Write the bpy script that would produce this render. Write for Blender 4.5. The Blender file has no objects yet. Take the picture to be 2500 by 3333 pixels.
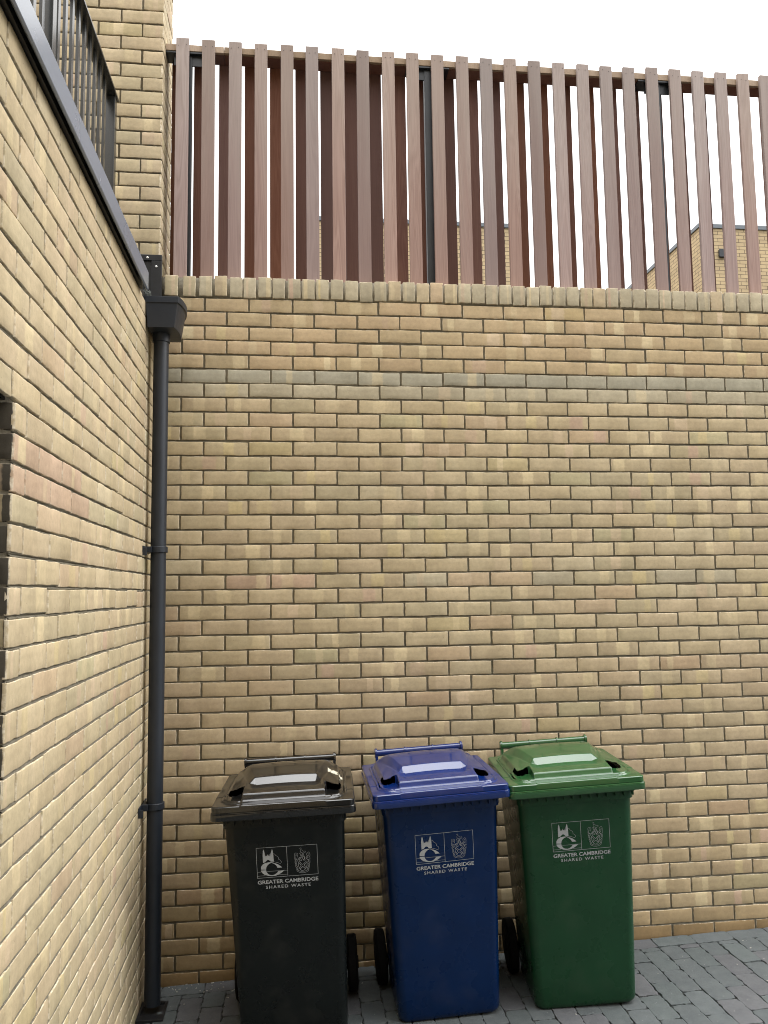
import bpy, bmesh, math, random
import numpy as np
from mathutils import Vector, Matrix

random.seed(7)
rng = np.random.default_rng(11)
scene = bpy.context.scene
COL = scene.collection

# ------------------------------------------------------------------ camera
cam_data = bpy.data.cameras.new('camera')
cam = bpy.data.objects.new('camera', cam_data)
COL.objects.link(cam)
cam.location = (0.6641, -4.1432, 1.8258)
cam.rotation_euler = (1.6708, 0.0139, -0.1152)
cam_data.sensor_fit = 'HORIZONTAL'
cam_data.sensor_width = 36.0
cam_data.lens = 36.0 * 2653.35 / 2500.0
cam_data.clip_start = 0.05
cam_data.clip_end = 2000.0
scene.camera = cam

# ------------------------------------------------------------------ light
SUN_EL, SUN_AZ = math.radians(38), math.radians(96)      # azimuth measured clockwise from +Y
world = bpy.data.worlds.new('World')
scene.world = world
world.use_nodes = True
wn, wl = world.node_tree.nodes, world.node_tree.links
wn.clear()
w_out = wn.new('ShaderNodeOutputWorld')
w_bg = wn.new('ShaderNodeBackground')
w_sky = wn.new('ShaderNodeTexSky')
w_sky.sky_type = 'NISHITA'
w_sky.sun_disc = False
w_sky.sun_elevation = SUN_EL
w_sky.sun_rotation = SUN_AZ
w_mix = wn.new('ShaderNodeMixRGB')                        # an even cloud layer in front of the blue
w_mix.inputs[0].default_value = 0.93
w_mix.inputs[2].default_value = (25.5, 25.3, 25.0, 1)
wl.new(w_sky.outputs[0], w_mix.inputs[1])
w_tc = wn.new('ShaderNodeTexCoord'); w_sep = wn.new('ShaderNodeSeparateXYZ')
wl.new(w_tc.outputs['Generated'], w_sep.inputs[0])
w_el = wn.new('ShaderNodeMapRange'); wl.new(w_sep.outputs[2], w_el.inputs[0])   # overcast sky: zenith three times the horizon
w_el.inputs[1].default_value = 0; w_el.inputs[2].default_value = 1; w_el.inputs[3].default_value = .50; w_el.inputs[4].default_value = 1.45
w_pw = wn.new('ShaderNodeMath'); w_pw.operation = 'POWER'; wl.new(w_sep.outputs[2], w_pw.inputs[0]); w_pw.inputs[1].default_value = 9.0; w_pw.use_clamp = True
w_ad = wn.new('ShaderNodeMath'); w_ad.operation = 'MULTIPLY_ADD'; wl.new(w_pw.outputs[0], w_ad.inputs[0]); w_ad.inputs[1].default_value = 2.6   # bright zenith patch, added to lift the lid reflections
wl.new(w_el.outputs[0], w_ad.inputs[2])
w_sc = wn.new('ShaderNodeVectorMath'); w_sc.operation = 'SCALE'
wl.new(w_mix.outputs[0], w_sc.inputs[0]); wl.new(w_ad.outputs[0], w_sc.inputs['Scale'])
wl.new(w_sc.outputs[0], w_bg.inputs[0])
w_bg.inputs[1].default_value = 0.10
wl.new(w_bg.outputs[0], w_out.inputs[0])

sun_data = bpy.data.lights.new('sun', 'SUN')
sun_data.energy = 2.0
sun_data.angle = math.radians(40)
sun_data.color = (1.0, 0.97, 0.92)
sun = bpy.data.objects.new('sun', sun_data)
COL.objects.link(sun)
sd = Vector((math.sin(SUN_AZ) * math.cos(SUN_EL), math.cos(SUN_AZ) * math.cos(SUN_EL), math.sin(SUN_EL)))
sun.rotation_euler = sd.to_track_quat('Z', 'Y').to_euler()

scene.view_settings.view_transform = 'Standard'
scene.view_settings.look = 'None'
scene.view_settings.exposure = -0.10
scene.view_settings.gamma = 1.0
scene.view_settings.use_curve_mapping = False
scene.cycles.pixel_filter_type = 'BLACKMAN_HARRIS'
scene.cycles.filter_width = 1.0
scene.cycles.max_bounces = 8
scene.cycles.diffuse_bounces = 4

# ------------------------------------------------------------------ tagging
def tag(o, label=None, cat=None, group=None, kind=None):
    if label: o['label'] = label
    if cat: o['category'] = cat
    if group: o['group'] = group
    if kind: o['kind'] = kind
    return o

def empty(name, loc=(0, 0, 0), rot=(0, 0, 0)):
    o = bpy.data.objects.new(name, None)
    COL.objects.link(o)
    o.location = loc
    o.rotation_euler = rot
    o.empty_display_size = 0.1
    return o

def link(name, me, parent=None):
    o = bpy.data.objects.new(name, me)
    COL.objects.link(o)
    if parent is not None:
        o.parent = parent
    return o

def from_bm(name, bm, mats, parent=None, bevel=0.0, seg=2, smooth=False):
    bmesh.ops.recalc_face_normals(bm, faces=bm.faces[:])
    if bevel > 0:
        es = [e for e in bm.edges if len(e.link_faces) == 2 and e.calc_face_angle(0) > 0.5]
        bmesh.ops.bevel(bm, geom=es, offset=bevel, segments=seg, profile=0.5, affect='EDGES', clamp_overlap=True)
    me = bpy.data.meshes.new(name)
    bm.to_mesh(me)
    bm.free()
    for m in (mats if isinstance(mats, (list, tuple)) else [mats]):
        me.materials.append(m)
    if smooth:
        for p in me.polygons: p.use_smooth = True
        try: me.set_sharp_from_angle(angle=math.radians(38))
        except Exception: pass
    return link(name, me, parent)

def bx(bm, x0, x1, y0, y1, z0, z1, mat=0):
    vs = [bm.verts.new(p) for p in ((x0, y0, z0), (x1, y0, z0), (x1, y1, z0), (x0, y1, z0),
                                    (x0, y0, z1), (x1, y0, z1), (x1, y1, z1), (x0, y1, z1))]
    for f in ((0, 3, 2, 1), (4, 5, 6, 7), (0, 1, 5, 4), (1, 2, 6, 5), (2, 3, 7, 6), (3, 0, 4, 7)):
        bm.faces.new([vs[i] for i in f]).material_index = mat
    return vs

def tube(bm, p0, p1, r0, r1=None, n=24, cap=True):
    r1 = r0 if r1 is None else r1
    p0, p1 = Vector(p0), Vector(p1)
    q = (p1 - p0).to_track_quat('Z', 'Y').to_matrix()
    a = [bm.verts.new(p0 + q @ Vector((r0 * math.cos(2 * math.pi * i / n), r0 * math.sin(2 * math.pi * i / n), 0))) for i in range(n)]
    b = [bm.verts.new(p1 + q @ Vector((r1 * math.cos(2 * math.pi * i / n), r1 * math.sin(2 * math.pi * i / n), 0))) for i in range(n)]
    for i in range(n):
        bm.faces.new((a[i], a[(i + 1) % n], b[(i + 1) % n], b[i]))
    if cap:
        bm.faces.new(a[::-1]); bm.faces.new(b)

def lathe(bm, prof, axis='X', origin=(0, 0, 0), n=40):
    """prof: list of (along, radius)"""
    rings = []
    for t, r in prof:
        ring = []
        for i in range(n):
            c, s = math.cos(2 * math.pi * i / n) * r, math.sin(2 * math.pi * i / n) * r
            p = (t, c, s) if axis == 'X' else (c, s, t)
            ring.append(bm.verts.new((origin[0] + p[0], origin[1] + p[1], origin[2] + p[2])))
        rings.append(ring)
    for a, b in zip(rings, rings[1:]):
        for i in range(n):
            bm.faces.new((a[i], a[(i + 1) % n], b[(i + 1) % n], b[i]))
    bm.faces.new(rings[0]); bm.faces.new(rings[-1][::-1])

# ------------------------------------------------------------------ materials
def newmat(name):
    m = bpy.data.materials.new(name)
    m.use_nodes = True
    n, l = m.node_tree.nodes, m.node_tree.links
    b = n['Principled BSDF']
    return m, n, l, b

def nd(n, typ, **kw):
    x = n.new(typ)
    for k, v in kw.items():
        setattr(x, k, v)
    return x

def mix(n, l, fac, a, b, mode='MIX'):
    x = n.new('ShaderNodeMixRGB'); x.blend_type = mode
    for sock, v in ((x.inputs[0], fac), (x.inputs[1], a), (x.inputs[2], b)):
        if isinstance(v, bpy.types.NodeSocket): l.new(v, sock)
        elif isinstance(v, (int, float)): sock.default_value = v if sock == x.inputs[0] else (v, v, v, 1)
        else: sock.default_value = (*v, 1)
    return x.outputs[0]

def mth(n, l, op, a, b=0.0, c=None, clamp=False):
    x = n.new('ShaderNodeMath'); x.operation = op; x.use_clamp = clamp
    for i, v in enumerate((a, b) if c is None else (a, b, c)):
        if isinstance(v, bpy.types.NodeSocket): l.new(v, x.inputs[i])
        else: x.inputs[i].default_value = v
    return x.outputs[0]

def noise(n, l, vec, scale, detail=4, rough=0.5, dist=0.0):
    x = n.new('ShaderNodeTexNoise')
    x.inputs['Scale'].default_value = scale
    x.inputs['Detail'].default_value = detail
    x.inputs['Roughness'].default_value = rough
    x.inputs['Distortion'].default_value = dist
    if vec is not None: l.new(vec, x.inputs['Vector'])
    return x.outputs['Fac']

def ramp(n, l, fac, stops):
    x = n.new('ShaderNodeValToRGB')
    e = x.color_ramp.elements
    while len(e) < len(stops): e.new(0.5)
    for i, (p, c) in enumerate(stops):
        e[i].position = p
        e[i].color = (*c, 1) if len(c) == 3 else c
    l.new(fac, x.inputs[0])
    return x.outputs[0]

def bump(n, l, b, h, strength, dist=0.01, prev=None):
    x = n.new('ShaderNodeBump')
    x.inputs['Strength'].default_value = strength
    x.inputs['Distance'].default_value = dist
    l.new(h, x.inputs['Height'])
    if prev is not None: l.new(prev, x.inputs['Normal'])
    l.new(x.outputs[0], b.inputs['Normal'])
    return x.outputs[0]

def brick_material():
    m, n, l, b = newmat('buff_brick')
    at = nd(n, 'ShaderNodeAttribute', attribute_name='bcol')
    bb = nd(n, 'ShaderNodeAttribute', attribute_name='bband')     # u, band centre, band width, strength
    bt = nd(n, 'ShaderNodeAttribute', attribute_name='btint')
    tc = nd(n, 'ShaderNodeTexCoord')
    ob = tc.outputs['Object']
    sx = nd(n, 'ShaderNodeSeparateColor'); l.new(bb.outputs['Color'], sx.inputs[0])
    # soft kiln band across the face
    w = noise(n, l, ob, 60, 3)
    u = mth(n, l, 'ADD', sx.outputs[0], mth(n, l, 'MULTIPLY', mth(n, l, 'SUBTRACT', w, 0.5), 0.08))
    d = mth(n, l, 'ABSOLUTE', mth(n, l, 'SUBTRACT', u, sx.outputs[1]))
    e = nd(n, 'ShaderNodeMapRange', interpolation_type='SMOOTHSTEP')
    l.new(d, e.inputs[0]); l.new(mth(n, l, 'MULTIPLY', sx.outputs[2], 0.72), e.inputs[1]); l.new(sx.outputs[2], e.inputs[2])
    e.inputs[3].default_value = 1; e.inputs[4].default_value = 0
    band = mth(n, l, 'MULTIPLY', e.outputs[0], bb.outputs['Alpha'])
    c = mix(n, l, band, at.outputs['Color'], bt.outputs['Color'])
    # pale arrises: bright edge highlight painted into the brick colour
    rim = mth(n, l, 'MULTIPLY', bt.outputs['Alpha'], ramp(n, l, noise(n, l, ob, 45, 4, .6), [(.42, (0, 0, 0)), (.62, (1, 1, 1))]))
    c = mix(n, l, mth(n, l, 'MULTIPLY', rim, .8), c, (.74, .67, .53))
    # cloudy variation, streaks, specks
    c = mix(n, l, 1.0, c, ramp(n, l, noise(n, l, ob, 9, 5, .6), [(0.3, (.88, .875, .865)), (0.7, (1.10, 1.095, 1.085))]), 'MULTIPLY')
    c = mix(n, l, 1.0, c, ramp(n, l, noise(n, l, ob, 55, 4, .65), [(0.3, (.9, .9, .9)), (0.68, (1.07, 1.07, 1.06))]), 'MULTIPLY')
    ms = nd(n, 'ShaderNodeMapping'); l.new(ob, ms.inputs[0]); ms.inputs['Scale'].default_value = (1, 1, .16)
    c = mix(n, l, 1.0, c, ramp(n, l, noise(n, l, ms.outputs[0], 5.5, 4, .55), [(.32, (.93, .92, .90)), (.68, (1.06, 1.06, 1.07))]), 'MULTIPLY')
    sp = nd(n, 'ShaderNodeTexVoronoi'); sp.inputs['Scale'].default_value = 75; l.new(ob, sp.inputs['Vector'])
    pit = mth(n, l, 'LESS_THAN', sp.outputs['Distance'], 0.085)
    gate = mth(n, l, 'GREATER_THAN', noise(n, l, ob, 31, 1), 0.6)
    pit = mth(n, l, 'MULTIPLY', pit, gate)
    c = mix(n, l, mth(n, l, 'MULTIPLY', pit, .65), c, (.09, .065, .04))
    l.new(c, b.inputs['Base Color'])
    b.inputs['Roughness'].default_value = 0.82
    b.inputs['Specular IOR Level'].default_value = 0.3
    h = mth(n, l, 'ADD', mth(n, l, 'MULTIPLY', noise(n, l, ob, 240, 3, .7), .35), noise(n, l, ob, 38, 5, .6))
    h = mth(n, l, 'SUBTRACT', h, mth(n, l, 'MULTIPLY', pit, 1.0))
    bump(n, l, b, h, .32, .003)
    return m

def mortar_material():
    m, n, l, b = newmat('mortar')
    ob = nd(n, 'ShaderNodeTexCoord').outputs['Object']
    c = ramp(n, l, noise(n, l, ob, 14, 6, .7), [(.3, (.19, .172, .125)), (.7, (.33, .30, .235))])
    l.new(c, b.inputs['Base Color'])
    b.inputs['Roughness'].default_value = .95
    bump(n, l, b, noise(n, l, ob, 180, 4, .7), .8, .004)
    return m

M_BRICK = brick_material()
M_MORTAR = mortar_material()

def plain(name, col, rough=.5, metal=0.0, rv=.22, var=.12, scale=12, bs=.15, bscale=300, spec=.5, bd=.001):
    m, n, l, b = newmat(name)
    ob = nd(n, 'ShaderNodeTexCoord').outputs['Object']
    f = noise(n, l, ob, scale, 5, .6)
    c = ramp(n, l, f, [(.3, tuple(v * (1 - var) for v in col)), (.7, tuple(v * (1 + var) for v in col))])
    l.new(c, b.inputs['Base Color'])
    r = mth(n, l, 'MULTIPLY_ADD', noise(n, l, ob, scale * 3, 4), rv, rough - rv / 2)
    l.new(r, b.inputs['Roughness'])
    b.inputs['Metallic'].default_value = metal
    b.inputs['Specular IOR Level'].default_value = spec
    if bs: bump(n, l, b, noise(n, l, ob, bscale, 3, .6), bs, bd)
    return m

M_DARKMETAL = plain('dark_powder_coat', (.020, .024, .030), .38, var=.2)
M_CAP = plain('coping_metal', (.15, .175, .22), .27, var=.03, rv=.03, scale=3, spec=1.0, bs=0)
M_BLACK = plain('black_flashing', (.010, .011, .013), .45, var=.3, scale=30)
M_RAIL = plain('railing_steel', (.018, .021, .022), .26, var=.05, rv=.02, spec=1.0, bs=0)
M_PIPE = plain('downpipe_metal', (.013, .018, .027), .45, var=.15, scale=7)
M_RIVET = plain('rivet', (.75, .75, .74), .35, metal=.8, bs=0)
M_SEALANT = plain('sealant', (.12, .095, .06), .9, var=.15)
M_RUBBER = plain('rubber', (.005, .005, .0055), .8, var=.2, spec=.15)
M_LEAF = plain('debris', (.045, .05, .045), .9, var=.5, scale=60)
M_CAPFAR = plain('far_capping', (.13, .15, .17), .5, var=.05)

def wood(name, dark, light, rough=.7, weather=0.0):
    m, n, l, b = newmat(name)
    tc = nd(n, 'ShaderNodeTexCoord'); oi = nd(n, 'ShaderNodeObjectInfo')
    off = n.new('ShaderNodeVectorMath'); off.operation = 'MULTIPLY_ADD'
    l.new(tc.outputs['Object'], off.inputs[0]); off.inputs[1].default_value = (1, 1, 1)
    cmb = nd(n, 'ShaderNodeCombineXYZ')
    for i in range(3): l.new(mth(n, l, 'MULTIPLY', oi.outputs['Random'], 31.0 + 17 * i), cmb.inputs[i])
    l.new(cmb.outputs[0], off.inputs[2])
    mp = nd(n, 'ShaderNodeMapping'); l.new(off.outputs[0], mp.inputs[0]); mp.inputs['Scale'].default_value = (1, 1, .07)
    big = noise(n, l, mp.outputs[0], 14, 2, .5, .8)
    # contour lines of a stretched noise = flat-sawn grain
    rings = mth(n, l, 'FRACT', mth(n, l, 'MULTIPLY', big, 15.0))
    rings = mth(n, l, 'ABSOLUTE', mth(n, l, 'SUBTRACT', rings, .5))
    mp2 = nd(n, 'ShaderNodeMapping'); l.new(off.outputs[0], mp2.inputs[0]); mp2.inputs['Scale'].default_value = (1, 1, .015)
    fine = noise(n, l, mp2.outputs[0], 420, 3, .6)
    amt = mth(n, l, 'MULTIPLY', oi.outputs['Random'], .5)
    f = mth(n, l, 'ADD', mth(n, l, 'MULTIPLY', rings, amt), mth(n, l, 'MULTIPLY', fine, .5))
    f = mth(n, l, 'ADD', f, mth(n, l, 'MULTIPLY', big, .35), clamp=True)
    c = ramp(n, l, f, [(.2, dark), (.85, light)])
    if weather:      # boards greyed by the weather from the top down
        sz = nd(n, 'ShaderNodeSeparateXYZ'); l.new(tc.outputs['Object'], sz.inputs[0])
        g = mth(n, l, 'ADD', mth(n, l, 'MULTIPLY', sz.outputs[2], 1.0), mth(n, l, 'MULTIPLY', big, .7))
        mr = nd(n, 'ShaderNodeMapRange', interpolation_type='SMOOTHSTEP'); l.new(g, mr.inputs[0])
        mr.inputs[1].default_value = .45; mr.inputs[2].default_value = 1.35; mr.inputs[3].default_value = 0; mr.inputs[4].default_value = weather
        c = mix(n, l, mr.outputs[0], c, mix(n, l, f, (.25, .225, .20), (.42, .385, .345)))
    hs = nd(n, 'ShaderNodeHueSaturation')
    l.new(c, hs.inputs['Color'])
    l.new(mth(n, l, 'MULTIPLY_ADD', oi.outputs['Random'], .30, .84), hs.inputs['Value'])
    rr = mth(n, l, 'FRACT', mth(n, l, 'MULTIPLY', oi.outputs['Random'], 7.31))
    l.new(mth(n, l, 'MULTIPLY_ADD', rr, .5, .72), hs.inputs['Saturation'])
    l.new(mth(n, l, 'MULTIPLY_ADD', rr, .016, .488), hs.inputs['Hue'])
    l.new(hs.outputs[0], b.inputs['Base Color'])
    b.inputs['Roughness'].default_value = rough
    b.inputs['Specular IOR Level'].default_value = .3
    bump(n, l, b, f, .35, .002)
    return m

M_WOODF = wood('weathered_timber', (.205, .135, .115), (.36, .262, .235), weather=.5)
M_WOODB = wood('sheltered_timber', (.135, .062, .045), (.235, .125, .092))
M_WOODR = wood('rail_timber', (.30, .21, .12), (.46, .35, .22))

def bin_plastic(name, col, rough=.30, spec=.5, coat=0.0):
    m, n, l, b = newmat(name)
    ob = nd(n, 'ShaderNodeTexCoord').outputs['Object']
    c = ramp(n, l, noise(n, l, ob, 7, 6, .65), [(.3, tuple(v * .88 for v in col)), (.72, tuple(v * 1.12 for v in col))])
    # a little dust
    dust = ramp(n, l, noise(n, l, ob, 9, 4, .6), [(.52, (0, 0, 0)), (.8, (1, 1, 1))])
    c = mix(n, l, mth(n, l, 'MULTIPLY', dust, .035), c, (.30, .29, .26))
    # scuffs: long thin scratches
    mp = nd(n, 'ShaderNodeMapping'); l.new(ob, mp.inputs[0]); mp.inputs['Scale'].default_value = (1, 4, 9); mp.inputs['Rotation'].default_value = (.3, .5, .9)
    s1 = ramp(n, l, noise(n, l, mp.outputs[0], 25, 2, .5), [(.715, (0, 0, 0)), (.735, (1, 1, 1))])
    c = mix(n, l, mth(n, l, 'MULTIPLY', s1, .02 * (1 if coat > 0 else 0)), c, (.35, .35, .34))
    l.new(c, b.inputs['Base Color'])
    r = mth(n, l, 'MULTIPLY_ADD', noise(n, l, ob, 10, 3, .5), .14, rough - .07)
    r = mth(n, l, 'ADD', r, mth(n, l, 'MULTIPLY', dust, .06))
    l.new(r, b.inputs['Roughness'])
    b.inputs['Specular IOR Level'].default_value = spec
    b.inputs['Coat Weight'].default_value = coat; b.inputs['Coat Roughness'].default_value = .06; b.inputs['Coat IOR'].default_value = 1.7
    bump(n, l, b, noise(n, l, ob, 420, 2, .6), .06, .0004)
    return m

# ------------------------------------------------------------------ brickwork
US = np.array([0, .0025, .009, .045, .085, .125, .165, -.009, -.0025, 0])   # negatives count from the far end
VS = np.array([0, .0025, .009, .022, .0, -.009, -.0025, 0])

def lin(r, g, b):
    return tuple(((v / 255) / 12.92 if v / 255 <= .04045 else ((v / 255 + .055) / 1.055) ** 2.4) for v in (r, g, b))

PAL = [(.480, .395, .266), (.470, .382, .252), (.458, .382, .255), (.492, .402, .270), (.478, .384, .260), (.466, .376, .256)]
ODD = [(.455, .398, .258), (.480, .370, .255), (.44, .372, .252), (.478, .365, .245), (.45, .380, .258), (.485, .400, .242), (.51, .43, .30)]

def brick_colours(course=None, plain_only=False):
    base = np.array(PAL[rng.integers(len(PAL))]) * rng.uniform(.94, 1.06)
    if rng.random() < .16: base = np.array(ODD[rng.integers(len(ODD))]) * rng.uniform(.93, 1.05)
    if course == 'grey': base = np.array((.350, .322, .252)) * rng.uniform(.94, 1.06)
    if course == 'greyish': base = np.array((.42, .365, .265)) * rng.uniform(.9, 1.1)
    if course == 'pink' and rng.random() < .75: base = np.array((.46, .335, .245)) * rng.uniform(.9, 1.1)
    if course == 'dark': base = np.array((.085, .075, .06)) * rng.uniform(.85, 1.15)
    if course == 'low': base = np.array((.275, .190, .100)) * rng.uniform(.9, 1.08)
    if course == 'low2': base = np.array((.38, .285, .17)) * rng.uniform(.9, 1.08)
    if isinstance(course, tuple): base = base * np.array(course)
    base = base * np.array((.975, .985, .965))
    t = rng.random()
    if t < .62: tint = (.57, .475, .30)
    elif t < .8: tint = (.53, .42, .29)
    elif t < .93: tint = (.52, .43, .24)
    else: tint = (.47, .34, .25)
    s = rng.uniform(.3, .9) if rng.random() < (.1 if course in ('grey', 'low', 'low2') else .5) else 0.0
    return base, (rng.uniform(.2, .8), rng.uniform(.08, .2), s), tint

MORTAR_RUNS = []
def mortar_strips(o, ud, n_, a0, a1, courses, step=.055):
    """weather-struck bedding along one wall: o = point with along-coordinate 0; courses = list of (z_bottom, z_top) of bricks"""
    o, ud, n_ = (np.array(v, float) for v in (o, ud, n_))
    m = max(2, int((a1 - a0) / step)); ts = np.linspace(a0, a1, m + 1)
    rows = []
    for (zb, zt) in sorted(courses):
        lip = -.0010 - np.abs(rng.normal(0, .0010, m + 1)); back = -.0120 - np.abs(rng.normal(0, .001, m + 1))
        pp = -.0038 - np.abs(rng.normal(0, .0008, m + 1))
        rows += [(zb - .0004, back), (zb + .0004, pp), (zt - .0004, pp), (zt + .0006, lip)]
    P = []
    for z, d in rows:
        P.append(o + ts[:, None] * ud + d[:, None] * n_ + np.array((0, 0, z)))
    return np.array(P)          # rows x (m+1) x 3

def make_brick_mesh(name, bricks, parent=None, extra=None, grids=None):
    """bricks: list of (origin, udir, vdir, ndir, L, H, colourkey, depth). One mesh: bricks (slot 0) + mortar boxes (slot 1)."""
    V, F, Cc, Bb, Tt = [], [], [], [], []
    base_i = 0
    for (o, ud, vd, n_, L, H, key, dep) in bricks:
        o, ud, vd, n_ = map(lambda a: np.array(a, float), (o, ud, vd, n_))
        us = np.array([0, .0008, .0028, .2 * L, .36 * L, .5 * L, .64 * L, .8 * L, L - .0028, L - .0008, L])
        vs = np.array([0, .0008, .0028, .36 * H, .64 * H, H - .0028, H - .0008, H])
        nu, nv = len(us), len(vs)
        U, W = np.meshgrid(us, vs)
        # ragged arrises
        ph = rng.uniform(0, 6.28, 8)
        a = .0007
        eb = a * (np.sin(U * 60 + ph[0]) + np.sin(U * 150 + ph[1])) ; et = a * (np.sin(U * 55 + ph[2]) + np.sin(U * 170 + ph[3]))
        el = a * np.sin(W * 120 + ph[4]); er = a * np.sin(W * 130 + ph[5])
        tv = W / H; tu = U / L
        Wd = W + eb * (1 - tv) + et * tv
        Ud = U + el * (1 - tu) + er * tu
        du = np.minimum(U, L - U); dv = np.minimum(W, H - W); d = np.minimum(du, dv)
        D = np.where(d < .0005, -dep, np.where(d < .002, -.0007, 0.0))
        D = D + np.where(d >= .0005, rng.normal(0, .0002, U.shape), 0)
        # chipped corner now and then
        if rng.random() < .10:
            cu, cv = rng.choice([0, L]), rng.choice([0, H])
            rr = rng.uniform(.004, .009)
            q = np.hypot(U - cu, W - cv) < rr
            D = np.where(q & (d >= .0005), D - rng.uniform(.0015, .003), D)
        tilt = rng.normal(0, .004)
        jit = np.array([rng.normal(0, .0008), rng.normal(0, .0012)])
        rot = rng.normal(0, .0035)
        Uc, Wc = Ud - L / 2, Wd - H / 2
        Ur = Uc * math.cos(rot) - Wc * math.sin(rot) + L / 2 + jit[0]
        Wr = Uc * math.sin(rot) + Wc * math.cos(rot) + H / 2 + jit[1]
        Dd = D + np.clip(tilt * Wc, -.0005, .0005) + float(np.clip(rng.normal(0, .0008), -.0011, .0015))
        P = o + Ur[..., None] * ud + Wr[..., None] * vd + Dd[..., None] * n_
        V.append(P.reshape(-1, 3))
        idx = base_i + np.arange(nu * nv).reshape(nv, nu)
        q = np.stack([idx[:-1, :-1], idx[:-1, 1:], idx[1:, 1:], idx[1:, :-1]], -1).reshape(-1, 4)
        # orient outward
        if np.dot(np.cross(ud, vd), n_) < 0: q = q[:, ::-1]
        F.append(q)
        c, (bc, bw, bs), tn = brick_colours(key)
        k = nu * nv
        Cc.append(np.tile(np.array([*c, 1.0]), (k, 1)))
        bb = np.zeros((k, 4)); bb[:, 0] = tu.reshape(-1); bb[:, 1] = bc; bb[:, 2] = bw; bb[:, 3] = bs
        Bb.append(bb)
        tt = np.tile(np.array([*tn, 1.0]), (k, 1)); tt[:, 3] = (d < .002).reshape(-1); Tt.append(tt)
        base_i += k
    nb_faces = sum(len(f) for f in F)
    for (x0, x1, y0, y1, z0, z1) in (extra or []):
        P = np.array([(x0, y0, z0), (x1, y0, z0), (x1, y1, z0), (x0, y1, z0), (x0, y0, z1), (x1, y0, z1), (x1, y1, z1), (x0, y1, z1)], float)
        f = np.array([(0, 3, 2, 1), (4, 5, 6, 7), (0, 1, 5, 4), (1, 2, 6, 5), (2, 3, 7, 6), (3, 0, 4, 7)]) + base_i
        V.append(P); F.append(f); base_i += 8
        for L_ in (Cc, Bb, Tt): L_.append(np.zeros((8, 4)))
    for G, flip in (grids or []):
        r_, c_ = G.shape[:2]
        idx = base_i + np.arange(r_ * c_).reshape(r_, c_)
        q = np.stack([idx[:-1, :-1], idx[:-1, 1:], idx[1:, 1:], idx[1:, :-1]], -1).reshape(-1, 4)
        if flip: q = q[:, ::-1]
        V.append(G.reshape(-1, 3)); F.append(q); base_i += r_ * c_
        for L_ in (Cc, Bb, Tt): L_.append(np.zeros((r_ * c_, 4)))
    V = np.concatenate(V); F = np.concatenate(F)
    me = bpy.data.meshes.new(name)
    me.vertices.add(len(V)); me.vertices.foreach_set('co', V.astype(np.float32).ravel())
    me.loops.add(len(F) * 4); me.loops.foreach_set('vertex_index', F.astype(np.int32).ravel())
    me.polygons.add(len(F)); me.polygons.foreach_set('loop_start', np.arange(0, len(F) * 4, 4, dtype=np.int32))
    me.polygons.foreach_set('loop_total', np.full(len(F), 4, np.int32))
    mi = np.zeros(len(F), np.int32); mi[nb_faces:] = 1
    me.materials.append(M_BRICK); me.materials.append(M_MORTAR)
    me.polygons.foreach_set('material_index', mi)
    me.update(calc_edges=True)
    for nm, arr in (('bcol', Cc), ('bband', Bb), ('btint', Tt)):
        a = me.attributes.new(nm, 'FLOAT_COLOR', 'POINT')
        a.data.foreach_set('color', np.concatenate(arr).astype(np.float32).ravel())
    me.validate()
    return link(name, me, parent)

Z0 = 3.3583            # bottom of the coping
X, Y, Z = (1, 0, 0), (0, 1, 0), (0, 0, 1)
NX, NY = (-1, 0, 0), (0, -1, 0)
DEP = .010

def stretchers(a0, a1, first, pitch=.225):
    """split [a0,a1] at perpends first + k*pitch -> list of (start,end) brick spans"""
    k = math.ceil((a0 + .02 - first) / pitch)
    cuts = [a0]
    while first + k * pitch < a1 - .02:
        cuts.append(first + k * pitch); k += 1
    cuts.append(a1)
    out = []
    for i in range(len(cuts) - 1):
        s = cuts[i] + (.0045 if i > 0 else 0); e = cuts[i + 1] - (.0045 if i < len(cuts) - 2 else 0)
        if e - s > .02: out.append((s, e))
    return out

def gz(x):             # height of the sloping ground
    return .0302 * min(max(x, -2.0), 6.0)

# --- back wall
bricks = []
for k in range(1, 47):
    top = Z0 - .075 * (k - 1) - .005
    key = {6: 'grey', 7: 'greyish', 20: 'pink', 21: None}.get(k)
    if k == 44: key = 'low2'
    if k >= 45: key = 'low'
    first = .235 if k % 2 else .1225
    for s, e in stretchers(0.004, 5.2, first):
        kk = key
        if key is None:      # batches of brick changed as the wall went up
            kk = (.93, .865, .80) if k <= 5 else (.96, .95, .92) if k < 12 else (.95, .945, .935) if k < 26 else (.90, .875, .87) if k < 36 else (.86, .82, .78)
        if k == 20 and s > .75: kk = (.95, .95, .93) if rng.random() < .6 else 'greyish'
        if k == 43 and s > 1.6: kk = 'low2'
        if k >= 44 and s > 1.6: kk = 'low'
        if k in (41, 42, 43) and s < 2.0: kk = (.76, .70, .62)  # base staining, deepened to paint in the shade behind the bins
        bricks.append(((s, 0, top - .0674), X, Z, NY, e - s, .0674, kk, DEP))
back_wall = empty('brick_wall', (2.6, 0, 0))
tag(back_wall, 'tall buff brick wall behind the three wheelie bins with an upright brick coping', 'wall')
cz = [(Z0 - .075 * (k - 1) - .005 - .0674, Z0 - .075 * (k - 1) - .005) for k in range(1, 47)]
g1 = mortar_strips((0, 0, 0), X, NY, .001, 5.2, cz)
o = make_brick_mesh('wall_face', bricks, None, [(0.002, 5.2, .0125, .215, -.3, Z0 - .001), (-.215, .0019, .0125, .215, -.3, 3.0999)], [(g1, True)])
def adopt(o, parent):
    bpy.context.view_layer.update()
    o.parent = parent
    o.matrix_parent_inverse = parent.matrix_world.inverted()
adopt(o, back_wall)

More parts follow.
